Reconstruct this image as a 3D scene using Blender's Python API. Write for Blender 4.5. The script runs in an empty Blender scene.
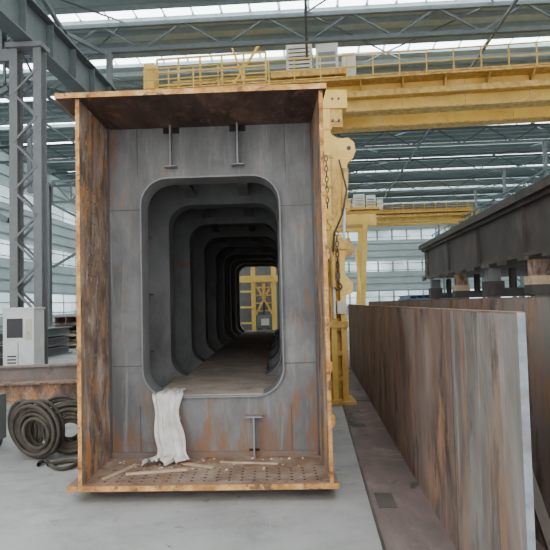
import bpy, math, random, bmesh
from mathutils import Vector, Matrix
random.seed(4)
S=bpy.context.scene

# ---------------- materials ----------------
def ramp_mat(name, stops, scale=3.0, rough=0.7, metal=0.0, stretch=(1,1,1), detail=8, bump=0.1, bscale=40, distort=0.0, layers=(), low=None):
    m=bpy.data.materials.new(name); m.use_nodes=True
    nt=m.node_tree; N=nt.nodes; L=nt.links
    b=N['Principled BSDF']
    tc=N.new('ShaderNodeTexCoord')
    mp=N.new('ShaderNodeMapping'); mp.inputs['Scale'].default_value=stretch
    L.new(tc.outputs['Object'],mp.inputs['Vector'])
    n=N.new('ShaderNodeTexNoise'); n.inputs['Scale'].default_value=scale; n.inputs['Detail'].default_value=detail
    n.inputs['Roughness'].default_value=0.65; n.inputs['Distortion'].default_value=distort
    L.new(mp.outputs[0],n.inputs['Vector'])
    r=N.new('ShaderNodeValToRGB'); e=r.color_ramp.elements
    while len(e)<len(stops): e.new(0.5)
    for i,(p,c) in enumerate(stops):
        e[i].position=p; e[i].color=(*c,1)
    L.new(n.outputs['Fac'],r.inputs[0])
    out=r.outputs[0]
    # layers: (colour, scale, stretch, lo, hi, strength)
    for li,(c2,sc,st,lo,hi,amt) in enumerate(layers):
        mp2=N.new('ShaderNodeMapping'); mp2.inputs['Scale'].default_value=st; mp2.inputs['Location'].default_value=(3.1+li*5,7.7-li*3,1.3+li)
        L.new(tc.outputs['Object'],mp2.inputs['Vector'])
        n2=N.new('ShaderNodeTexNoise'); n2.inputs['Scale'].default_value=sc; n2.inputs['Detail'].default_value=9; n2.inputs['Roughness'].default_value=0.7
        n2.inputs['Distortion'].default_value=.3
        L.new(mp2.outputs[0],n2.inputs['Vector'])
        mr=N.new('ShaderNodeMapRange'); mr.inputs[1].default_value=lo; mr.inputs[2].default_value=hi; mr.inputs[4].default_value=amt
        L.new(n2.outputs['Fac'],mr.inputs[0])
        if low and low[0]==li:      # rust collects towards the bottom of the part
            sp=N.new('ShaderNodeSeparateXYZ'); L.new(tc.outputs['Object'],sp.inputs[0])
            m3=N.new('ShaderNodeMapRange'); m3.inputs[1].default_value=low[1]; m3.inputs[2].default_value=low[2]; m3.inputs[3].default_value=low[3]; m3.inputs[4].default_value=0
            L.new(sp.outputs['Z'],m3.inputs[0])
            ad=N.new('ShaderNodeMath'); ad.operation='ADD'; L.new(n2.outputs['Fac'],ad.inputs[0]); L.new(m3.outputs[0],ad.inputs[1])
            L.new(ad.outputs[0],mr.inputs[0])
        mx=N.new('ShaderNodeMix'); mx.data_type='RGBA'
        L.new(mr.outputs[0],mx.inputs[0]); L.new(out,mx.inputs[6]); mx.inputs[7].default_value=(*c2,1)
        out=mx.outputs[2]
    L.new(out,b.inputs['Base Color'])
    b.inputs['Roughness'].default_value=rough; b.inputs['Metallic'].default_value=metal
    if bump:
        nb=N.new('ShaderNodeTexNoise'); nb.inputs['Scale'].default_value=bscale; nb.inputs['Detail'].default_value=5
        L.new(tc.outputs['Object'],nb.inputs['Vector'])
        bp=N.new('ShaderNodeBump'); bp.inputs['Strength'].default_value=bump; bp.inputs['Distance'].default_value=0.01
        L.new(nb.outputs['Fac'],bp.inputs['Height']); L.new(bp.outputs[0],b.inputs['Normal'])
    return m
def flat(name,c,rough=0.6,metal=0.0,var=0.85,scale=4):
    d=tuple(x*var for x in c)
    return ramp_mat(name,[(0.35,d),(0.65,c)],scale=scale,rough=rough,metal=metal,bump=0.03)
def emis(name,c,s,scale=None):
    m=bpy.data.materials.new(name); m.use_nodes=True
    nt=m.node_tree; b=nt.nodes['Principled BSDF']
    b.inputs['Base Color'].default_value=(*c,1); b.inputs['Roughness'].default_value=.5
    b.inputs['Emission Color'].default_value=(*c,1); b.inputs['Emission Strength'].default_value=s
    if scale:
        tc=nt.nodes.new('ShaderNodeTexCoord'); n=nt.nodes.new('ShaderNodeTexNoise'); n.inputs['Scale'].default_value=scale; n.inputs['Detail'].default_value=4
        mr=nt.nodes.new('ShaderNodeMapRange'); mr.inputs[1].default_value=.4; mr.inputs[2].default_value=.65; mr.inputs[3].default_value=s*.25; mr.inputs[4].default_value=s*1.2
        nt.links.new(tc.outputs['Object'],n.inputs['Vector']); nt.links.new(n.outputs['Fac'],mr.inputs[0]); nt.links.new(mr.outputs[0],b.inputs['Emission Strength'])
    return m

M={}
RU=(0.23,0.115,0.06)
M['steel']=ramp_mat('grey_mill_steel',[(0.3,(0.125,0.128,0.135)),(0.5,(0.185,0.19,0.197)),(0.7,(0.25,0.25,0.25))],scale=1.6,rough=0.6,metal=0.1,bump=0.05,distort=.8,
    layers=[((0.105,0.105,0.105),2.2,(1,1,.35),.48,.64,.75),((0.40,0.39,0.375),6,(1.8,1,.14),.56,.72,.55),(RU,3.2,(1.3,1,.35),.57,.69,.85),((0.32,0.18,0.10),11,(1,1,.3),.60,.68,.8)],low=(2,0.15,1.1,.15))
M['steel_low']=ramp_mat('stained_steel',[(0.3,(0.13,0.12,0.12)),(0.6,(0.20,0.17,0.15))],scale=4,rough=0.7,bump=0.1,layers=[(RU,4,(1,1,1),.42,.6,.9)])
M['steel_in']=ramp_mat('inner_steel',[(0.3,(0.175,0.185,0.20)),(0.7,(0.28,0.29,0.30))],scale=2.0,rough=0.55,metal=0.05,bump=0.05,layers=[((0.10,0.10,0.105),2.0,(1,1,.5),.5,.7,.7),(RU,2.4,(1,1,1),.58,.72,.6)])
M['rust']=ramp_mat('rusty_web',[(0.34,(0.09,0.065,0.05)),(0.46,(0.20,0.135,0.10)),(0.56,(0.33,0.235,0.175)),(0.66,(0.50,0.41,0.34))],scale=3.2,rough=0.9,bump=0.3,stretch=(1,1,0.5),distort=0.8,
    layers=[((0.52,0.24,0.075),3.6,(1,1,.7),.53,.62,.85),((0.07,0.06,0.052),4.5,(1,1,.4),.54,.63,.8),((0.56,0.50,0.44),14,(1,1,.6),.58,.66,.65)])
M['rust_floor']=ramp_mat('rusty_flange',[(0.3,(0.17,0.10,0.07)),(0.5,(0.30,0.195,0.14)),(0.7,(0.45,0.34,0.26))],scale=3.5,rough=0.85,bump=0.3,distort=.6,
    layers=[((0.38,0.18,0.07),5,(1,1,1),.55,.67,.8),((0.50,0.43,0.37),3,(1,1,1),.52,.66,.6),((0.09,0.06,0.05),7,(1,1,1),.57,.67,.75)])
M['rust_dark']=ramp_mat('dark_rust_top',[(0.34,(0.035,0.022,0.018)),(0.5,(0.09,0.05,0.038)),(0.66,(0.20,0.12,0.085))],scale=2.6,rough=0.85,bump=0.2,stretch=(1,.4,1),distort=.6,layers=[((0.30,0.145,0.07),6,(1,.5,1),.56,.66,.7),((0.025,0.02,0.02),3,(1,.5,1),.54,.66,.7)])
M['orange']=ramp_mat('orange_rust_edge',[(0.3,(0.22,0.09,0.035)),(0.46,(0.50,0.24,0.07)),(0.58,(0.70,0.38,0.12)),(0.7,(0.72,0.54,0.34))],scale=7,rough=0.85,bump=0.3,layers=[((0.11,0.065,0.045),9,(1,1,1),.54,.62,.85)])
M['weld']=flat('weld_seam',(0.10,0.10,0.105),0.5,0.2)
M['hole']=flat('dark_hole',(0.03,0.02,0.017),0.9)
M['dust']=ramp_mat('dusty_plate',[(0.3,(0.34,0.29,0.24)),(0.55,(0.52,0.45,0.38)),(0.7,(0.62,0.56,0.49))],scale=3,rough=0.8,bump=0.15,layers=[((0.2,0.15,0.11),3,(1,1,1),.55,.7,.6)])
M['plate']=ramp_mat('bare_plate',[(0.34,(0.14,0.115,0.105)),(0.5,(0.23,0.20,0.185)),(0.66,(0.33,0.31,0.295))],scale=1.5,rough=0.55,metal=0.1,stretch=(1,1,0.4),bump=0.06,distort=1.2,
    layers=[((0.40,0.23,0.135),1.8,(1,1.8,.35),.50,.63,.8),((0.07,0.065,0.062),2.0,(1,1.5,.5),.53,.63,.8),((0.48,0.45,0.42),4,(1,2.5,.25),.54,.68,.6)])
M['plate_red']=ramp_mat('red_brown_plate',[(0.34,(0.12,0.08,0.067)),(0.5,(0.215,0.145,0.12)),(0.66,(0.32,0.235,0.205))],scale=1.3,rough=0.6,metal=.05,stretch=(1,1,0.5),bump=0.06,distort=1.3,
    layers=[((0.24,0.225,0.215),1.2,(1,1,.5),.47,.61,.85),((0.43,0.235,0.13),2.4,(1,1.5,.4),.53,.64,.8),((0.06,0.05,0.046),2.2,(1,1.2,.6),.53,.63,.85)])
M['cutedge']=ramp_mat('cut_edge',[(0.3,(0.16,0.185,0.21)),(0.6,(0.27,0.31,0.34))],scale=12,rough=0.7,metal=0.1,bump=0.1,layers=[((0.25,0.17,0.12),6,(1,1,1),.56,.7,.7)])
M['topedge']=ramp_mat('rusty_plate_edge',[(0.3,(0.14,0.085,0.06)),(0.6,(0.28,0.19,0.14))],scale=9,rough=0.9,bump=0.1)
M['yellow']=ramp_mat('yellow_paint',[(0.3,(0.58,0.36,0.07)),(0.55,(0.78,0.51,0.11)),(0.75,(0.84,0.62,0.22))],scale=.9,rough=0.5,bump=0.03,distort=.5,layers=[((0.38,0.21,0.06),1.3,(1,1,1.5),.56,.74,.65)])
M['yellow_d']=ramp_mat('worn_yellow_paint',[(0.3,(0.34,0.18,0.05)),(0.5,(0.62,0.38,0.09)),(0.7,(0.74,0.52,0.19))],scale=5,rough=0.6,bump=0.05)
M['cream']=flat('cream_panel',(0.60,0.58,0.48),0.5)
M['darksteel']=ramp_mat('dark_girder',[(0.3,(0.035,0.03,0.03)),(0.55,(0.072,0.06,0.055)),(0.75,(0.14,0.11,0.095))],scale=1.2,rough=0.55,bump=0.05,layers=[((0.16,0.12,0.095),1.6,(1,1,.6),.54,.70,.6)])
M['truss']=flat('truss_paint',(0.13,0.155,0.16),0.6)
M['column']=flat('column_paint',(0.18,0.19,0.195),0.6)
M['purlin']=flat('purlin_paint',(0.28,0.33,0.335),0.6)
M['roof']=flat('roof_sheet',(0.38,0.45,0.455),0.7)
M['clad']=flat('wall_cladding',(0.46,0.53,0.53),0.7,scale=0.3)
M['white']=flat('white_enamel',(0.72,0.73,0.72),0.4)
M['black']=flat('black_panel',(0.03,0.03,0.035),0.4)
M['hose']=ramp_mat('dirty_hose',[(0.3,(0.03,0.026,0.022)),(0.6,(0.085,0.07,0.055)),(0.7,(0.15,0.115,0.08))],scale=6,rough=0.7,bump=0.1)
M['wood']=ramp_mat('timber',[(0.3,(0.40,0.28,0.18)),(0.6,(0.60,0.46,0.33))],scale=6,rough=0.8,bump=0.1)
M['cloth']=ramp_mat('white_sack_cloth',[(0.3,(0.52,0.50,0.46)),(0.6,(0.76,0.74,0.71))],scale=7,rough=0.75,bump=0.3,bscale=25)
M['blue']=flat('blue_paint',(0.12,0.25,0.42),0.5)
M['sky']=emis('skylight_sheet',(0.88,0.97,1.0),8.5)
M['win']=emis('window_glass_glow',(0.82,0.95,0.98),1.15,scale=0.35)
M['floor']=ramp_mat('concrete_floor',[(0.3,(0.29,0.288,0.28)),(0.5,(0.38,0.375,0.365)),(0.7,(0.46,0.455,0.44))],scale=0.8,rough=0.7,bump=0.06,bscale=25,detail=12,distort=.6,
      layers=[((0.25,0.245,0.235),1.6,(1,1,1),.5,.68,.75),((0.55,0.54,0.52),4,(1,1,1),.6,.75,.6),((0.15,0.145,0.14),6,(1,1,1),.61,.69,.75)])
M['redfloor']=ramp_mat('red_oxide_floor_paint',[(0.3,(0.12,0.10,0.095)),(0.5,(0.19,0.14,0.13)),(0.7,(0.28,0.225,0.21))],scale=1.8,rough=0.7,bump=0.05,stretch=(1,.6,1),distort=.6,
      layers=[((0.045,0.045,0.045),1.1,(1,1,1),.58,.62,.85),((0.34,0.30,0.29),3,(1,1,1),.56,.68,.5)])

# ---------------- mesh builder ----------------
class B:
    def __init__(s,name): s.name=name; s.v=[]; s.f=[]; s.mi=[]; s.ml=[]; s.sm=[]
    def mid(s,k):
        if k not in s.ml: s.ml.append(k)
        return s.ml.index(k)
    def add(s,vs,fs,k,smooth=False):
        o=len(s.v); s.v+= [tuple(v) for v in vs]; i=s.mid(k)
        for f in fs: s.f.append(tuple(o+a for a in f)); s.mi.append(i); s.sm.append(smooth)
    def box(s,x0,x1,y0,y1,z0,z1,k):
        vs=[(x,y,z) for x in (x0,x1) for y in (y0,y1) for z in (z0,z1)]
        fs=[(0,1,3,2),(4,6,7,5),(0,4,5,1),(2,3,7,6),(0,2,6,4),(1,5,7,3)]
        s.add(vs,fs,k)
    def beam(s,p,q,w,h,k,up=(0,0,1)):
        p=Vector(p);q=Vector(q);d=(q-p).normalized(); u=Vector(up)
        if abs(d.dot(u))>0.98: u=Vector((0,1,0))
        a=d.cross(u).normalized(); b=a.cross(d).normalized()
        vs=[]
        for e in (p,q):
            for i,j in ((-1,-1),(1,-1),(1,1),(-1,1)): vs.append(e+a*w/2*i+b*h/2*j)
        s.add(vs,[(0,3,2,1),(4,5,6,7),(0,1,5,4),(1,2,6,5),(2,3,7,6),(3,0,4,7)],k)
    def cyl(s,p,q,r,k,n=12,r2=None):
        p=Vector(p);q=Vector(q);d=(q-p).normalized(); u=Vector((0,0,1))
        if abs(d.dot(u))>0.95: u=Vector((0,1,0))
        a=d.cross(u).normalized(); b=a.cross(d).normalized(); r2=r if r2 is None else r2
        vs=[]
        for e,rr in ((p,r),(q,r2)):
            for i in range(n):
                t=2*math.pi*i/n; vs.append(e+a*rr*math.cos(t)+b*rr*math.sin(t))
        s.add(vs,[(i,(i+1)%n,n+(i+1)%n,n+i) for i in range(n)],k,True)
        s.add(vs[:n],[tuple(range(n-1,-1,-1))],k); s.add(vs[n:],[tuple(range(n))],k)
    def tube(s,pts,r,k,n=8,closed=False):
        pts=[Vector(p) for p in pts]; m=len(pts); vs=[]
        pb=None
        for i,p in enumerate(pts):
            if closed: d=(pts[(i+1)%m]-pts[i-1]).normalized()
            else: d=(pts[min(i+1,m-1)]-pts[max(i-1,0)]).normalized()
            if pb is None:
                u=Vector((0,0,1)) if abs(d.z)<.9 else Vector((1,0,0)); a=d.cross(u).normalized()
            else: a=(pb-d*pb.dot(d)).normalized()
            pb=a; b=d.cross(a)
            for j in range(n):
                t=2*math.pi*j/n; vs.append(p+a*r*math.cos(t)+b*r*math.sin(t))
        fs=[]
        for i in range(m if closed else m-1):
            for j in range(n):
                A=i*n; Bq=((i+1)%m)*n
                fs.append((A+j,A+(j+1)%n,Bq+(j+1)%n,Bq+j))
        s.add(vs,fs,k,True)
    def torus(s,c,R,r,axis,k,n=36,m=8,sz=1.0):
        c=Vector(c); ax=Vector(axis).normalized(); u=Vector((0,0,1)) if abs(ax.z)<.9 else Vector((1,0,0))
        a=ax.cross(u).normalized(); b=a.cross(ax)
        s.tube([c+a*R*math.cos(2*math.pi*i/n)+b*R*sz*math.sin(2*math.pi*i/n) for i in range(n)],r,k,m,True)
    def chain(s,p,length,k='darksteel',R=.035,r=.009):
        n=int(length/(R*2.4)); x,y,z=p
        for i in range(n): s.torus((x,y,z-i*R*2.4),R*.7,r,(1,0,0) if i%2 else (0,1,0),k,10,5,2.0)
    def hook(s,c,R,k):
        x,y,z=c
        s.tube([(x,y,z+R*2.2),(x,y,z+R)]+[(x+R*math.sin(a),y,z+R*math.cos(a)) for a in [i*.35 for i in range(1,14)]],R*.25,k,8)
        s.box(x-R*.6,x+R*.6,y-R*.35,y+R*.35,z+R*2.2,z+R*4,k)
    def prism(s,poly,y0,y1,k,axis='y'):
        n=len(poly)
        if axis=='y': vs=[(x,y0,z) for x,z in poly]+[(x,y1,z) for x,z in poly]
        else: vs=[(y0,x,z) for x,z in poly]+[(y1,x,z) for x,z in poly]
        s.add(vs,[tuple(range(n)),tuple(range(2*n-1,n-1,-1))]+[(i,(i+1)%n,n+(i+1)%n,n+i) for i in range(n)],k)
    def ibeam(s,p,q,w,h,t,k):
        p=Vector(p);q=Vector(q); z=Vector((0,0,h/2-t/2))
        s.beam(p+z,q+z,w,t,k); s.beam(p-z,q-z,w,t,k); s.beam(p,q,t,h-2*t,k)
    def lattice(s,p,q,off,n,w,k,kd=None):
        p=Vector(p);q=Vector(q);off=Vector(off); kd=kd or k
        s.beam(p,q,w,w,k); s.beam(p+off,q+off,w,w,k)
        for i in range(n):
            a=p.lerp(q,i/n); b=p.lerp(q,(i+1)/n)
            if i%2: s.beam(a,b+off,w*.55,w*.55,kd)
            else: s.beam(a+off,b,w*.55,w*.55,kd)
            s.beam(a,a+off,w*.5,w*.5,kd)
        s.beam(q,q+off,w*.5,w*.5,kd)
    def build(s,rotz=0,loc=(0,0,0),bevel=0,skew=0):
        if skew: s.v=[(x,y-skew*(x+.55),z) for x,y,z in s.v]
        me=bpy.data.meshes.new(s.name); me.from_pydata(s.v,[],s.f); me.update()
        for k in s.ml: me.materials.append(M[k])
        for p,i,sm in zip(me.polygons,s.mi,s.sm): p.material_index=i; p.use_smooth=sm
        o=bpy.data.objects.new(s.name,me); S.collection.objects.link(o)
        o.rotation_euler=(0,0,rotz); o.location=loc
        bm=bmesh.new(); bm.from_mesh(me); bmesh.ops.recalc_face_normals(bm,faces=bm.faces); bm.to_mesh(me); bm.free()
        if bevel:
            md=o.modifiers.new('Bevel','BEVEL'); md.width=bevel; md.segments=2; md.limit_method='ANGLE'
        return o

BY=math.radians(4.34)   # box yaw
SK=.05                  # end is cut slightly out of square

# ---------------- hall shell ----------------
XL,XR,YB,YF,ZR=-21,28,-8,72,13.0
b=B('floor'); b.box(XL,XR,YB-10,YF,-0.2,0,'floor'); b.build()
b=B('ceiling'); b.box(XL,XR,YB,YF,ZR,ZR+.15,'roof')
y=YB
while y<YF:
    b.box(XL+.3,XR-.3,y,y+.07,ZR-.22,ZR-.001,'purlin'); y+=1.05
b.build()
b=B('skylight_panels')
k=0
y=-3.7
while y<YF-2:
    x=XL+1
    wd=1.3 if k in (7,) else .85
    while x<XR-1:
        b.box(x,x+1.0,y,y+wd,ZR-.06,ZR-.002,'sky'); x+=1.12
    y+=4.2; k+=1
b.build()
b=B('roof_truss')
for y in range(6,72,8):
    for zz in (11.5,12.5): b.beam((XL+.3,y,zz),(XR-.3,y,zz),.16,.16,'truss')
    x=XL+.3; i=0
    while x<XR-2:
        b.beam((x,y,11.5 if i%2 else 12.5),(x+1.6,y,12.5 if i%2 else 11.5),.07,.07,'truss'); x+=1.6; i+=1
for x in (-14,0,7,21):
    b.beam((x,6,11.5),(x,70,11.5),.09,.09,'truss')
for y in range(6,64,8):
    for x in (-14,0,14): b.beam((x,y,12.6),(x+7,y+8,12.6),.05,.05,'truss'); b.beam((x+7,y,12.6),(x,y+8,12.6),.05,.05,'truss')
b.build()
def wall(name,horizontal,c,lo,hi,sgn=1):
    w=B(name)
    if horizontal: w.box(lo,hi,c,c+.25,0,ZR,'clad')
    else: w.box(min(c,c+.25*sgn),max(c,c+.25*sgn),lo,hi,0,ZR,'clad')
    z=.5
    while z<ZR:
        if horizontal: w.box(lo,hi,c-.1,c-.001,z,z+.08,'purlin')
        else: w.box(*sorted((c-.001*sgn,c-.1*sgn)),lo,hi,z,z+.08,'purlin')
        z+=.8
    w.build()
wall('wall_far',True,YF,XL,XR)
wall('wall_left',False,XL,YB,YF,-1)
wall('wall_right',False,XR,YB,YF,1)
n=1
for (z0,z1) in ((1.2,2.8),(5.2,6.4),(9.0,10.2)):
    for side in ('far','left','right'):
        w=B('window_%d'%n); n+=1
        if side=='far':
            x=XL+1
            while x<XR-2: 
                w.box(x,x+1.5,YF-.08,YF-.01,z0,z1,'win'); x+=1.75
        else:
            c=XL if side=='left' else XR; sg=1 if side=='left' else -1
            yy=2
            while yy<YF-2:
                w.box(*sorted((c+.01*sg,c+.08*sg)),yy,yy+2.2,z0,z1,'win'); yy+=2.6
        w.build()

def column(X,y,h=8.15):
    c=B('building_column')
    for dx in (-.3,.3):
        c.box(X+dx-.1,X+dx+.1,y-.16,y-.14,0.05,h,'column'); c.box(X+dx-.1,X+dx+.1,y+.14,y+.16,.05,h,'column'); c.box(X+dx-.012,X+dx+.012,y-.14,y+.14,.05,h,'column')
    z=.3;i=0
    while z<h-.8:
        for yy in (y-.15,y+.15):
            c.beam((X-.3,yy,z),(X+.3,yy,z+.6),.05,.05,'column') if i%2 else c.beam((X+.3,yy,z),(X-.3,yy,z+.6),.05,.05,'column')
        z+=.6;i+=1
    c.box(X-.5,X+.5,y-.3,y+.3,0,.05,'column'); c.box(X-.45,X+.45,y-.25,y+.25,h-.12,h,'column')
    c.box(X-.80,X-.6,y-.12,y+.12,h-.1,11.4,'column'); c.box(X-.8,X-.4,y-.12,y+.12,h-.4,h-.1,'column')
    c.build()
for y in (14,22,30,38,46,54,62,70): column(-6.9,y); column(15.5,y)
for y in (14,30,46,62): column(-14,y)
for X in (-6.9,15.5):
    r=B('crane_runway_beam'); r.ibeam((X,2,8.7),(X,71,8.7),.45,1.05,.05,'truss')
    yy=3
    while yy<70: r.box(X-.2,X+.2,yy,yy+.03,8.25,9.15,'truss'); yy+=1.5
    r.box(X-.05,X+.05,2,71,9.225,9.30,'darksteel')
    r.lattice((X-1.3,2,8.3),(X-1.3,71,8.3),(0,0,1.0),40,.09,'truss')
    yy=3
    while yy<70: r.beam((X-1.3,yy,9.1),(X,yy,9.1),.07,.07,'truss'); r.beam((X-1.3,yy,8.3),(X,yy+1.7,8.3),.06,.06,'truss'); yy+=3.45
    r.build()
r=B('wall_bracing')
for y0 in (14,30,46):
    r.beam((-7.7,y0+.3,9.5),(-7.7,y0+7.7,11.3),.12,.12,'truss'); r.beam((-7.7,y0+.3,11.3),(-7.7,y0+7.7,9.5),.12,.12,'truss')
for y0 in (14,30,46):
    r.lattice((-13.5,y0,7.2),(-7.5,y0,7.2),(0,0,1.1),6,.12,'truss')
    r.beam((-13.5,y0,3.8),(-7.4,y0,7.1),.12,.12,'truss'); r.beam((-13.5,y0,7.1),(-7.4,y0,3.8),.12,.12,'truss')
r.build()

# ---------------- overhead cranes ----------------
def crane(y,z0,z1,yaw=0.0,tx=0.1):
    c=B('overhead_travelling_crane')
    x0,x1=-6.9,15.5
    for yy in (-1.1,1.1):
        c.box(x0+.4,x1-.4,yy-.28,yy+.28,z0+.0,z1,'yellow')
        c.box(x0+.3,x1-.3,yy-.36,yy+.36,z1,z1+.05,'yellow_d'); c.box(x0+.4,x1-.4,yy-.36,yy+.36,z0-.05,z0,'yellow_d')
        c.box(x0+.3,x1-.3,yy-.04,yy+.04,z1+.05,z1+.14,'darksteel')
        x=x0+1
        while x<x1-1: c.box(x,x+.03,yy-.29,yy+.29,z0,z1,'yellow_d'); x+=2.4
    for X in (x0,x1):
        c.box(X-.22,X+.22,-2.0,2.0,z0+.42,z0+.9,'yellow_d')
        for yy in (-1.6,1.6): c.cyl((X-.07,yy,z0+.385),(X+.07,yy,z0+.385),.18,'darksteel',16)
    c.box(x0+.4,x1-.4,-2.1,-1.4,z1-.35,z1-.28,'yellow_d')
    for yy in (-2.08,2.0):
        x=x0+.5
        while x<x1: c.beam((x,yy,z1-.3),(x,yy,z1+.6),.045,.045,'yellow'); x+=1.0
        for zz in (z1+.15,z1+.6): c.beam((x0+.5,yy,zz),(x1-.4,yy,zz),.045,.045,'yellow')
    c.box(x0+.4,x1-.4,-1.85,-1.5,z0+.40,z0+.62,'yellow_d')
    x=x0+1
    while x<x1-1: c.prism([(-1.4,z1-.9),(-1.4,z1-.36),(-2.05,z1-.36)],x,x+.05,'yellow_d','x'); x+=1.6
    c.box(tx-1.5,tx+1.5,-1.35,1.35,z1+.2,z1+.45,'yellow_d')
    for sx in (-1,1):
        for yy in (-1.1,1.1): c.cyl((tx+sx*1.0-.06,yy,z1+.26),(tx+sx*1.0+.06,yy,z1+.26),.12,'darksteel',14)
    c.box(tx-.9,tx+.15,-1.0,.9,z1+.45,z1+1.75,'cream'); c.box(tx+.3,tx+1.2,-.9,.7,z1+.45,z1+1.65,'cream'); c.box(tx+1.35,tx+1.9,-.9,.5,z1+.2,z1+1.2,'cream')
    for k in range(6): c.box(tx-.8,tx+.05,-1.02,-1.0,z1+.65+k*.16,z1+.69+k*.16,'darksteel')
    for k in range(3): c.box(tx+.4,tx+1.1,-.92,-.9,z1+.65+k*.25,z1+.8+k*.25,'column')
    c.cyl((tx-.9,0,z1-.1),(tx+.9,0,z1-.1),.3,'darksteel',18)
    for sx in (-.3,.3): c.cyl((tx+sx,0,z1-.3),(tx+sx,0,z0-.2),.02,'darksteel',6)
    c.box(tx-.4,tx+.4,-.2,.2,z0-.7,z0-.2,'yellow_d'); c.torus((tx,0,z0-.95),.2,.06,(0,1,0),'darksteel',20)
    X0=tx-6.2; X1=tx-1.7
    for zz in (z1+.2,z1+.75,z1+1.3):
        for yy in (-1.3,1.2): c.beam((X0,yy,zz),(X1,yy,zz),.07,.07,'yellow')
    x=X0
    while x<=X1+.01:
        for yy in (-1.3,1.2): c.beam((x,yy,z1+.05),(x,yy,z1+1.3),.07,.07,'yellow')
        x+=.9
    c.beam((X1-1.3,-1.3,z1+.1),(X1-.2,-1.3,z1+1.7),.09,.09,'yellow'); c.beam((X1-.9,-1.3,z1+.1),(X1-1.4,-1.3,z1+1.7),.07,.07,'yellow')
    c.box(X0-.5,X0-.1,-1.5,-.8,z1+.05,z1+1.1,'yellow')
    c.build(rotz=yaw,loc=(0,y,0))
crane(24.6,9.1,10.45,math.radians(-2.6))
crane(58,9.1,10.2,0,5)

# ---------------- box girder ----------------
g=B('steel_box_girder')
F,E=4.94,20.0
xl,xr,zb,zt=-1.575,0.462,0.14,3.38
g.box(xl-.12,xr+.075,F-.02,E,0.10,zb,'rust_floor')
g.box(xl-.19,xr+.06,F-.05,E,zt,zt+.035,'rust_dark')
g.box(xl-.028,xl,F,E,zb,zt,'rust')
g.box(xr,xr+.028,F,E,zb,zt,'rust')
g.box(xl-.19,xr+.06,F-.058,F-.05,zt-.003,zt+.04,'orange')
g.box(xl-.195,xl-.19,F-.05,E,zt,zt+.037,'orange')
g.box(xl-.12,xr+.075,F-.028,F-.02,.098,zb+.002,'orange')
g.box(xl-.030,xl+.001,F-.008,F,zb,zt,'orange'); g.box(xr-.001,xr+.03,F-.008,F,zb,zt,'orange')
g.box(xr+.028,xr+.031,F,F+.3,zb,zt,'orange')
for i in range(60):
    z=random.uniform(zb,zt-.06); s=random.uniform(.005,.014)
    for X in (xl-.014,xr+.014): g.box(X-.014-s*.3,X+.012+s*.4,F-.012,F-.004,z,z+s*2.5,'orange')
def disc(c,ax,r,k='hole'):
    c=Vector(c); a=Vector(ax); g.cyl(c-a*.001,c+a*.0015,r,k,8)
for i in range(9):
    for j in range(3):
        disc((xl,F+.22+j*.10,zb+1.75+i*.095),(1,0,0),.009)
for i in range(18):
    for j in range(5):
        x=xl+.16+i*.105
        disc((x,F+.10+j*.085,zb),(0,0,1),.012)
def rrect(cx,cz,w,h,r,n=8):
    pts=[];tags=[]
    for q,(sx,sz,a0) in enumerate(((1,1,0),(-1,1,90),(-1,-1,180),(1,-1,270))):
        ox,oz=cx+sx*(w/2-r),cz+sz*(h/2-r)
        for i in range(n+1):
            a=math.radians(a0+90*i/n); pts.append((ox+r*math.cos(a),oz+r*math.sin(a))); tags.append((q,i))
    return pts,tags
cx=-0.557; cz=1.795; ow=1.39; oh=2.17; rr=.28
def outer(p,t,n=8):
    q,i=t; X=[xr,xl,xl,xr][q]; Z=[zt,zt,zb,zb][q]
    if i==n//2: return (X,Z)
    start=[0,1,0,1][q]
    vert=(start==0)==(i<n//2)
    return (X,p[1]) if vert else (p[0],Z)
DY=5.83
ys=[DY,7.4,9.2,11.0,12.8,14.6,16.4,18.2,19.7]
def drift(y): return .28*((y-DY)/14)**1.5 if y>DY else 0
for di,y in enumerate(ys):
    k='steel' if di==0 else 'steel_in'
    c_=cx+drift(y)
    P,T=rrect(c_,cz,ow,oh,rr); N=len(P)
    O=[outer(p,t) for p,t in zip(P,T)]
    for yy in (y,y+.02):
        vs=[(x,yy,z) for x,z in O]+[(x,yy,z) for x,z in P]
        g.add(vs,[(i,(i+1)%N,N+(i+1)%N,N+i) for i in range(N)],k)
    P2,_=rrect(c_,cz,ow-.03,oh-.03,rr-.015)
    y0,y1=y-.035,y+.30
    vs=[(x,yq,z) for yq in (y0,y1) for x,z in P]+[(x,yq,z) for yq in (y0,y1) for x,z in P2]
    fs=[]
    for i in range(N):
        j=(i+1)%N
        fs+=[(i,j,N+j,N+i),(2*N+i,2*N+j,3*N+j,3*N+i),(i,j,2*N+j,2*N+i),(N+i,N+j,3*N+j,3*N+i)]
    g.add(vs,fs,'steel_in')
for x in (-0.93,-0.27):
    g.box(x-.008,x+.008,DY-.1,E,zt-.40,zt,'steel_in'); g.box(x-.06,x+.06,DY-.1,E,zt-.412,zt-.40,'steel_in')
    g.box(x-.08,x+.08,DY-.008,DY-.001,zt-.06,zt-.002,'hole'); g.box(x-.025,x-.010,DY-.008,DY-.001,zt-.38,zt-.06,'weld')
for x in (-0.17,-0.95):
    g.box(x-.008,x+.008,DY-.1,E,zb,zb+.38,'steel_in'); g.box(x-.085,x+.085,DY-.1,E,zb+.38,zb+.395,'steel_in')
    g.box(x-.05,x+.05,DY-.008,DY-.001,zb,zb+.07,'hole')
for X,sg in ((xl,1),(xr,-1)):
    for z in (1.05,1.75,2.45):
        g.box(*sorted((X,X+sg*.14)),DY+.35,E,z,z+.012,'steel_in')
for z in (2.56,1.02):
    g.box(xl,cx-ow/2,DY-.005,DY,z,z+.008,'weld'); g.box(cx+ow/2,xr,DY-.005,DY,z,z+.008,'weld')
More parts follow.
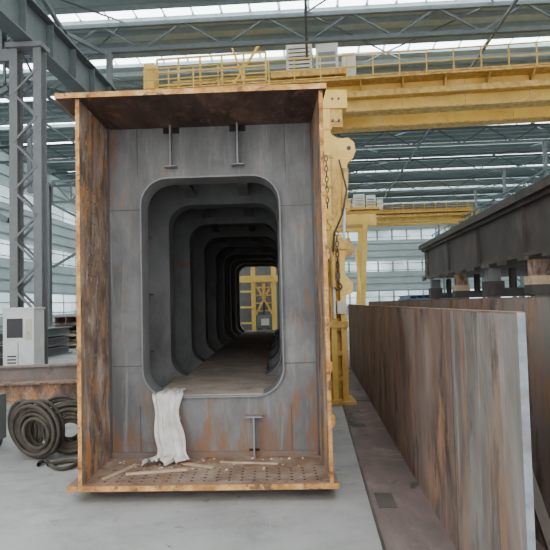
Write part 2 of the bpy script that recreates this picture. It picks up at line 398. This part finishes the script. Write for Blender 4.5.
for x in (-1.28,0.19):
    g.box(x,x+.008,DY-.005,DY,2.9,zt,'weld'); g.box(x,x+.008,DY-.005,DY,zb,.64,'weld')
g.box(xl,xr,DY-.02,DY,zb,zb+.05,'steel_low')
g.box(xl,xl+.02,DY-.02,DY,zb,zt,'weld'); g.box(xr-.02,xr,DY-.02,DY,zb,zt,'weld')
zo=cz-oh/2
for a,b_ in zip([DY+.0]+ys[1:],ys[1:]+[E]):
    s_=drift((a+b_)/2)
    g.box(cx-ow/2+.2+s_,cx+ow/2-.2+s_,a,b_,zo+.018,zo+.026,'dust')
g.box(cx-ow/2+.1,cx+ow/2-.05,DY+.31,7.36,zo+.008,zo+.017,'dust')
for i,z in enumerate((.62,1.05,1.5,2.0,2.5)):
    g.prism([(xr+.031,z-.05),(xr+.06,z-.02),(xr+.062,z+.05),(xr+.031,z+.08)],F+.02+.1*(i%3),F+.05+.1*(i%3),'orange')
for y in (5.3,8.5,12,15.5,18.8):
    g.box(xl,xr,y-.12,y+.12,0.0,.10,'darksteel')
g.build(rotz=BY,skew=SK)

def stick(p,q,w,h):
    s=B('wooden_batten'); s.beam((p[0],p[1],zb+h/2+.003),(q[0],q[1],zb+h/2+.003),w,h,'wood'); s.build(rotz=BY,bevel=.002,skew=SK)
stick((-1.44,5.08),(-1.26,5.52),.03,.018)
stick((-1.28,5.22),(-.76,5.34),.035,.02)
stick((-.84,5.57),(-.52,5.40),.05,.012)
stick((-.48,5.58),(.05,5.50),.025,.015)
d=B('rubble_debris')
for i in range(130):
    x=random.uniform(-1.5,.4); y=random.uniform(5.3,5.74); s=random.uniform(.005,.018)
    if i>80: x=random.gauss(-1.0,.2)
    k=random.choice(['wood','rust_floor','cloth','orange','rust_floor'])
    vs=[(x+s*math.cos(a)*random.uniform(.7,1.4),y+s*math.sin(a)*random.uniform(.7,1.4),zb+.002) for a in (0,1.3,2.5,3.8,5)]
    d.add(vs+[(x,y,zb+s*.9)],[(0,1,5),(1,2,5),(2,3,5),(3,4,5),(4,0,5),(4,3,2,1,0)],k)
d.build(rotz=BY,skew=SK)
d=B('sack_cloth')
path=[(y_+.14,z_+.0) for y_,z_ in [(6.0,.747),(5.85,.75),(5.70,.757),(5.635,.74),(5.60,.62),(5.58,.5),(5.57,.38),(5.55,.27),(5.51,.20),(5.45,.165),(5.38,.16),(5.32,.155)]]
NU=44; vs=[]; fs=[]
W=[.26,.27,.28,.28,.26,.25,.26,.28,.31,.36,.40,.36]
CX=[-1.00,-1.00,-1.00,-1.00,-1.0,-.99,-.97,-.95,-.94,-.96,-1.0,-1.03]
sub=5; rows=[]
for i in range(len(path)-1):
    for s_ in range(sub):
        t=s_/sub; rows.append(tuple(a+(b_-a)*t for a,b_ in zip((*path[i],W[i],CX[i]),(*path[i+1],W[i+1],CX[i+1]))))
rows.append((*path[-1],W[-1],CX[-1]))
for ri,(y,z,w,c) in enumerate(rows):
    v=ri/len(rows)
    for j in range(NU):
        u=j/(NU-1)-.5
        amp=.018+.02*max(0,v-.3)
        f=math.sin(u*20+1.4*v+math.sin(v*6)*.6)*.6+math.sin(u*47-v*4)*.3+math.sin(u*9+v*9)*.3
        edge=.014*math.sin(v*21+(3 if u>0 else 0))*abs(u)*2
        fl=max(0,min(1,(v-.68)*6))
        if v<.28: vs.append((c+u*w+edge,y,z+ .012*(f+1)))
        else: vs.append((c+u*w+edge,y-amp*(f+1.2)*(1-fl)-.03*fl*math.sin(u*13),z+fl*amp*(f+1.2)*1.1))
for i in range(len(rows)-1):
    for j in range(NU-1):
        fs.append((i*NU+j,i*NU+j+1,(i+1)*NU+j+1,(i+1)*NU+j))
d.add(vs,fs,'cloth',True); d.build(rotz=BY,skew=SK)

# ---------------- standing plates on the right ----------------
p=B('steel_plate')
X=.865
p.box(X,X+.03,3.87,15,0,1.53,'plate_red'); p.box(X-.001,X+.029,2.60,3.858,0,1.535,'plate')
p.box(X-.002,X+.032,2.592,2.60,0,1.537,'cutedge'); p.box(X-.002,X+.032,2.60,15,1.53,1.541,'topedge')
p.box(X,X+.028,3.858,3.87,0,1.53,'hole')
y=4.4
while y<15: p.box(X+.03,X+.04,y,y+.02,0,1.5,'plate'); y+=1.8
for y in (3.0,5,8,11,14):
    p.beam((X+.045,y,1.1),(X+.35,y,.05),.05,.05,'darksteel'); p.box(X+.03,X+.4,y-.03,y+.03,0.01,.03,'darksteel')
p.build()
p=B('steel_plate')
X=1.42
p.box(X,X+.03,2.6,15.5,0,1.60,'plate_red'); p.box(X-.002,X+.032,2.6,15.5,1.60,1.606,'topedge')
for y in (3.2,5,8,11,14):
    p.beam((X+.045,y,1.1),(X+.45,y,.05),.05,.05,'darksteel'); p.box(X+.03,X+.5,y-.03,y+.03,0.01,.03,'darksteel')
p.build()
p=B('floor_strip'); p.box(.42,2.6,1.0,20,.0,.008,'redfloor'); p.box(.40,.42,1.0,20,0,.012,'darksteel')
for y in (4.7,): p.box(.46,.60,y,y+.35,.008,.014,'darksteel')
p.build()

# ---------------- dark girder on trestles ----------------
q=B('raised_steel_girder')
q.box(4.0,8.2,7,22,3.36,3.44,'darksteel'); q.box(4.10,4.15,7,22,2.46,3.36,'darksteel'); q.box(8.05,8.1,7,22,2.46,3.36,'darksteel'); q.box(4.0,8.2,7,22,2.38,2.46,'darksteel')
y=8.4
while y<22: q.box(4.03,4.10,y,y+.03,2.46,3.36,'darksteel'); y+=3.2
q.box(3.9,4.15,7,22,3.44,3.6,'darksteel')
for k_ in range(12): q.box(3.92,4.0,7.5+k_*1.25,7.9+k_*1.25,2.30,2.38,'darksteel')
q.build()
q=B('support_trestle')
for y in (8.2,11.2,14,17,20.5):
    q.box(3.95,8.2,y-.2,y+.2,1.66,1.84,'darksteel')
    for x in (4.15,7.9):
        q.box(x-.12,x+.12,y-.14,y+.14,0,1.66,'column')
        q.box(x-.2,x+.2,y-.2,y+.2,1.84,2.0,'wood' if y in (11.2,17) else 'darksteel'); q.box(x-.14,x+.14,y-.16,y+.16,2.0,2.299,'rust' if y in(11.2,17) else 'column')
        q.cyl((x+.45,y,1.84),(x+.45,y,2.3),.09,'darksteel',12)
    q.beam((4.15,y,.2),(7.9,y,1.5),.08,.08,'column')
q.box(4.05,4.2,7.2,21.5,1.50,1.62,'darksteel')
q.build()

# ---------------- yellow assembly jig with hooks right of girder ----------------
j=B('yellow_assembly_jig')
yy=9.6; x=1.09
# twin-leg lower mast with battens
j.box(x-.10,x-.01,yy-.12,yy+.12,0.05,2.55,'yellow'); j.box(x+.06,x+.15,yy-.12,yy+.12,0.05,2.55,'yellow'); j.box(x-.01,x+.06,yy+.02,yy+.06,.05,2.55,'yellow_d')
for k in range(6): j.box(x-.01,x+.06,yy-.1,yy+.02,.35+k*.4,.43+k*.4,'yellow_d')
j.box(x-.3,x+.24,yy-.35,yy+.35,0.01,.06,'yellow_d')
j.prism([(x-.10,.06),(x-.3,.06),(x-.10,.6)],yy-.03,yy+.03,'yellow_d')
j.box(x-.18,x+.18,yy-.16,yy+.16,2.45,2.6,'yellow_d'); j.box(x-.14,x+.17,yy-.15,yy+.15,1.2,1.3,'yellow_d')
# pad arm and small control box on the lower mast
j.prism([(x+.15,1.7),(x+.26,1.75),(x+.28,1.9),(x+.15,2.05)],yy-.07,yy+.07,'yellow'); j.box(x+.0,x+.13,yy-.2,yy-.12,1.42,1.62,'cream')
j.cyl((x-.05,yy-.17,2.4),(x-.05,yy-.17,1.85),.045,'yellow_d',12); j.cyl((x-.05,yy-.17,1.85),(x-.05,yy-.17,1.35),.022,'white',10)
# main mast upper part with flanges
j.box(x-.24,x-.02,yy-.12,yy+.12,2.6,5.05,'yellow')
for z in (2.95,3.45,3.95,4.4): j.box(x-.26,x+.0,yy-.14,yy+.14,z,z+.04,'yellow_d')
j.box(x-.24,x+.26,yy-.14,yy+.14,4.75,5.05,'yellow'); j.box(x-.02,x+.18,yy-.1,yy+.1,4.45,4.75,'yellow_d')
for z in (4.5,4.85): 
    for dx in (.02,.12): j.cyl((x+dx,yy-.16,z+.05),(x+dx,yy-.1,z+.05),.02,'darksteel',8)
# stepped swing arm with blunt knuckle
j.prism([(x-.04,2.75),(x+.10,2.85),(x+.14,3.3),(x+.22,3.6),(x+.24,3.85),(x+.33,3.93),(x+.38,4.05),(x+.36,4.19),(x+.27,4.27),(x+.10,4.26),(x-.04,4.36)],yy-.1,yy+.1,'yellow')
j.prism([(x-.04,2.9),(x+.05,3.0),(x+.09,3.4),(x+.06,3.9),(x-.04,4.0)],yy-.12,yy-.1,'yellow_d')
j.cyl((x+.27,yy-.115,4.1),(x+.27,yy+.115,4.1),.035,'darksteel',12)
j.prism([(x-.02,2.25),(x+.26,2.35),(x+.32,2.45),(x+.24,2.64),(x-.02,2.62)],yy-.09,yy+.09,'yellow_d')
j.prism([(x+.14,3.0),(x+.26,3.1),(x+.28,3.25),(x+.14,3.3)],yy-.08,yy+.08,'yellow_d')
j.cyl((x+.20,yy-.15,3.75),(x+.16,yy-.15,3.1),.05,'yellow_d',12); j.cyl((x+.16,yy-.15,3.1),(x+.14,yy-.15,2.6),.025,'white',10)
for k in range(10):
    z=.5+k*.42
    s=random.uniform(.8,1.3)
    x_=x-.02 if z<2.5 else x-.15
    j.prism([(x_-.07,z-.14*s),(x_-.2*s,z-.05),(x_-.24*s,z+.05),(x_-.17*s,z+.12),(x_-.07,z+.06)],yy-.06,yy+.06,random.choice(['yellow_d','orange','yellow']))
    j.cyl((x_-.17,yy-.09,z+.03),(x_-.17,yy+.09,z+.03),.03,'darksteel',12)
j.chain((x+.02,yy-.22,2.7),.7); j.hook((x+.02,yy-.22,1.85),.055,'darksteel')
j.chain((x-.12,yy-.26,3.9),.9); j.hook((x-.12,yy-.26,2.8),.05,'yellow_d')
j.tube([(x+.1,yy-.15,3.9),(x+.2,yy-.22,3.4),(x+.12,yy-.22,3.0),(x-.02,yy-.2,2.7),(x-.05,yy-.2,2.3)],.015,'black')
j.build(rotz=BY)
j=B('yellow_jig_post')
x=1.50; yy=14.0
j.box(x-.14,x+.14,yy-.15,yy+.15,0.05,2.9,'yellow'); j.box(x-.3,x+.3,yy-.4,yy+.4,0,.05,'yellow_d'); j.box(x-.35,x+.25,yy-.2,yy+.2,2.9,3.2,'yellow'); j.box(x-.2,x-.14,yy-.16,yy,1.1,1.7,'cream')
j.cyl((x-.3,yy,3.1),(x-.3,yy,2.3),.06,'darksteel',10); j.build(rotz=BY)
# yellow positioning machine behind the far end of the girder
j=B('yellow_end_manipulator')
y=22.5
j.box(-1.5,.9,y,y+1.6,0,.35,'darksteel')
j.box(-.66,-.50,y+.2,y+.5,.35,3.4,'yellow'); j.box(.12,.30,y+.2,y+.5,.35,3.4,'yellow'); j.box(-1.3,-1.1,y+.2,y+.5,.35,3.4,'yellow_d')
j.box(-1.4,.5,y+.15,y+.55,2.45,2.7,'yellow'); j.box(-1.4,.5,y+.2,y+.5,3.3,3.6,'yellow_d')
j.beam((-.5,y+.1,1.2),(.15,y+.1,2.4),.07,.07,'yellow_d'); j.beam((.15,y+.12,1.2),(-.5,y+.12,2.4),.07,.07,'yellow_d')
j.box(-.45,.10,y+.25,y+.9,.7,1.15,'column'); j.box(-.3,0,y+.1,y+.25,.8,1.05,'cream'); j.cyl((.0,y+.1,.55),(.0,y+.3,.55),.15,'darksteel',16); j.cyl((-.35,y+.1,.55),(-.35,y+.3,.55),.15,'darksteel',16)
j.box(-1.6,1.2,y+1.5,y+1.55,.35,3.5,'column')
for zz in (.9,1.5,2.1): j.beam((-1.1,y+.15,zz),(-.6,y+.15,zz),.07,.07,'yellow')
for zz in (1.35,1.65,1.95,2.25): j.beam((-.5,y+.35,zz),(.12,y+.35,zz),.05,.05,'yellow')
j.cyl((-.18,y+.2,2.4),(-.18,y+.2,1.8),.07,'yellow_d',14); j.cyl((-.18,y+.2,1.8),(-.18,y+.2,1.2),.035,'darksteel',12)
j.build(rotz=BY)

# ---------------- left side clutter ----------------
c=B('control_cabinet')
X,y=-6.35,12.6
c.box(X-.45,X+.25,y,y+.5,.08,1.62,'white'); c.box(X-.47,X+.27,y-.02,y+.52,0,.08,'black'); c.box(X-.47,X+.27,y-.02,y+.52,1.62,1.66,'white')
c.box(X-.36,X+.0,y-.012,y,1.0,1.42,'black'); c.box(X+.06,X+.2,y-.012,y,.95,1.4,'cream'); c.box(X-.11,X-.1,y-.01,y,.1,.9,'black')
for k in range(5): c.box(X-.35,X-.15,y-.01,y,.3+k*.07,.33+k*.07,'black')
c.cyl((X+.13,y-.03,1.1),(X+.13,y,1.1),.03,'orange')
c.build(bevel=.006)
c=B('control_cabinet'); X,y=-7.6,12.2
c.box(X-.3,X+.4,y,y+.5,.08,1.2,'white'); c.box(X-.3,X+.4,y,y+.5,0,.08,'black'); c.box(X-.2,X+.3,y-.012,y,.7,1.1,'blue'); c.box(X-.25,X+.35,y+.05,y+.45,1.2,1.25,'white'); c.build()
for (p0,p1,m_) in (((-8.5,9.3,.48),(-3.3,10.6,.48),'plate_red'),((-8.5,8.1,.36),(-3.0,9.0,.36),'rust')):
    c=B('rusty_i_beam'); c.ibeam(p0,p1,.25,.3,.025,m_)
    for t in (.15,.5,.9):
        q0=Vector(p0).lerp(Vector(p1),t); c.box(q0.x-.15,q0.x+.15,q0.y-.2,q0.y+.2,0,p0[2]-.15,'darksteel')
    c.build()
c=B('cable_hose_coil')
for (cx_,cy_,R,ax) in ((-3.0,6.2,.30,(.25,1,.12)),(-2.98,6.32,.29,(.3,1,.05)),(-2.68,6.35,.27,(-.3,1,.15)),(-2.66,6.45,.28,(-.2,1,.1)),(-3.25,6.5,.28,(.5,1,.1)),(-2.82,6.6,.3,(0,1,.2))):
    for kq in range(5):
        R2=R-.035*kq
        c.torus((cx_+.02*random.uniform(-1,1),cy_+random.uniform(-.03,.03),R+.03-.01*kq),R2,.021,ax,'hose')
pts=[(-2.75+.5*math.sin(t*.7)*.5+t*.02,5.95+.15*math.sin(t*1.3),.025) for t in [i*.25 for i in range(30)]]
c.tube(pts,.02,'hose')
c.build()
c=B('welding_machine'); c.box(-4.2,-3.68,6.2,6.9,.1,.62,'column'); c.box(-4.16,-3.72,6.19,6.2,.35,.55,'black')
for x in (-4.1,-3.75):
    for y in (6.3,6.8): c.cyl((x-.03,y,.09),(x+.03,y,.09),.09,'black',14)
c.tube([(-4.1,6.3,.6),(-4.1,6.3,.75),(-3.75,6.3,.75),(-3.75,6.3,.6)],.015,'black'); c.build(bevel=.01)

for (X,y,w,h,k) in ((-10.5,26,2.5,1.2,'plate_red'),(-11,34,3,1.6,'column'),(2.6,27,2.2,1.3,'column'),(5.2,36,3,1.6,'plate'),(6.5,43,4,1.8,'blue'),(-10,19,1.6,1.0,'column')):
    c=B('stacked_steel_beams'); z=0; n=int(h/.3)
    for r in range(n):
        for cc in range(int(w/.45)):
            xx=X+cc*.45; c.ibeam((xx,y-2.5,z+.14),(xx,y+2.5,z+.14),.38,.28,.03,k)
        z+=.28
        if r<n-1:
            for yy in (y-2,y+2): c.box(X-.2,X+w-.2,yy-.05,yy+.05,z,z+.06,'wood')
            z+=.06
    c.build()
c=B('yellow_gantry_crane')
for x in (-1.6,2.4):
    c.beam((x,30,0.4),(x+.3,30,5.6),.25,.25,'yellow'); c.beam((x,33,0.4),(x+.3,33,5.6),.25,.25,'yellow'); c.beam((x,30,1.5),(x,33,4.5),.12,.12,'yellow'); c.box(x-.3,x+.3,29.6,33.4,0,.4,'yellow_d')
c.box(-2.2,3.4,31.2,32,5.6,6.2,'yellow'); c.box(-1.6,2.9,29.9,30.3,5.5,5.7,'yellow'); c.box(-1.6,2.9,32.9,33.3,5.5,5.7,'yellow')
c.build()

# ---------------- lighting ----------------
w=bpy.data.worlds.new('World'); S.world=w; w.use_nodes=True
nt=w.node_tree; bg=nt.nodes['Background']; bg.inputs[0].default_value=(1.0,0.985,0.965,1); bg.inputs[1].default_value=3.4

# ---------------- camera ----------------
cam=bpy.data.cameras.new('camera'); co=bpy.data.objects.new('camera',cam); S.collection.objects.link(co)
cam.sensor_width=36; cam.lens=36*593/550; cam.clip_start=.05; cam.clip_end=300
co.matrix_world=Matrix.Translation((0,0,1.6))@Matrix.Rotation(math.radians(3.66),4,'Z')@Matrix.Rotation(math.radians(92.8),4,'X')@Matrix.Rotation(math.radians(-1.4),4,'Z')
S.camera=co
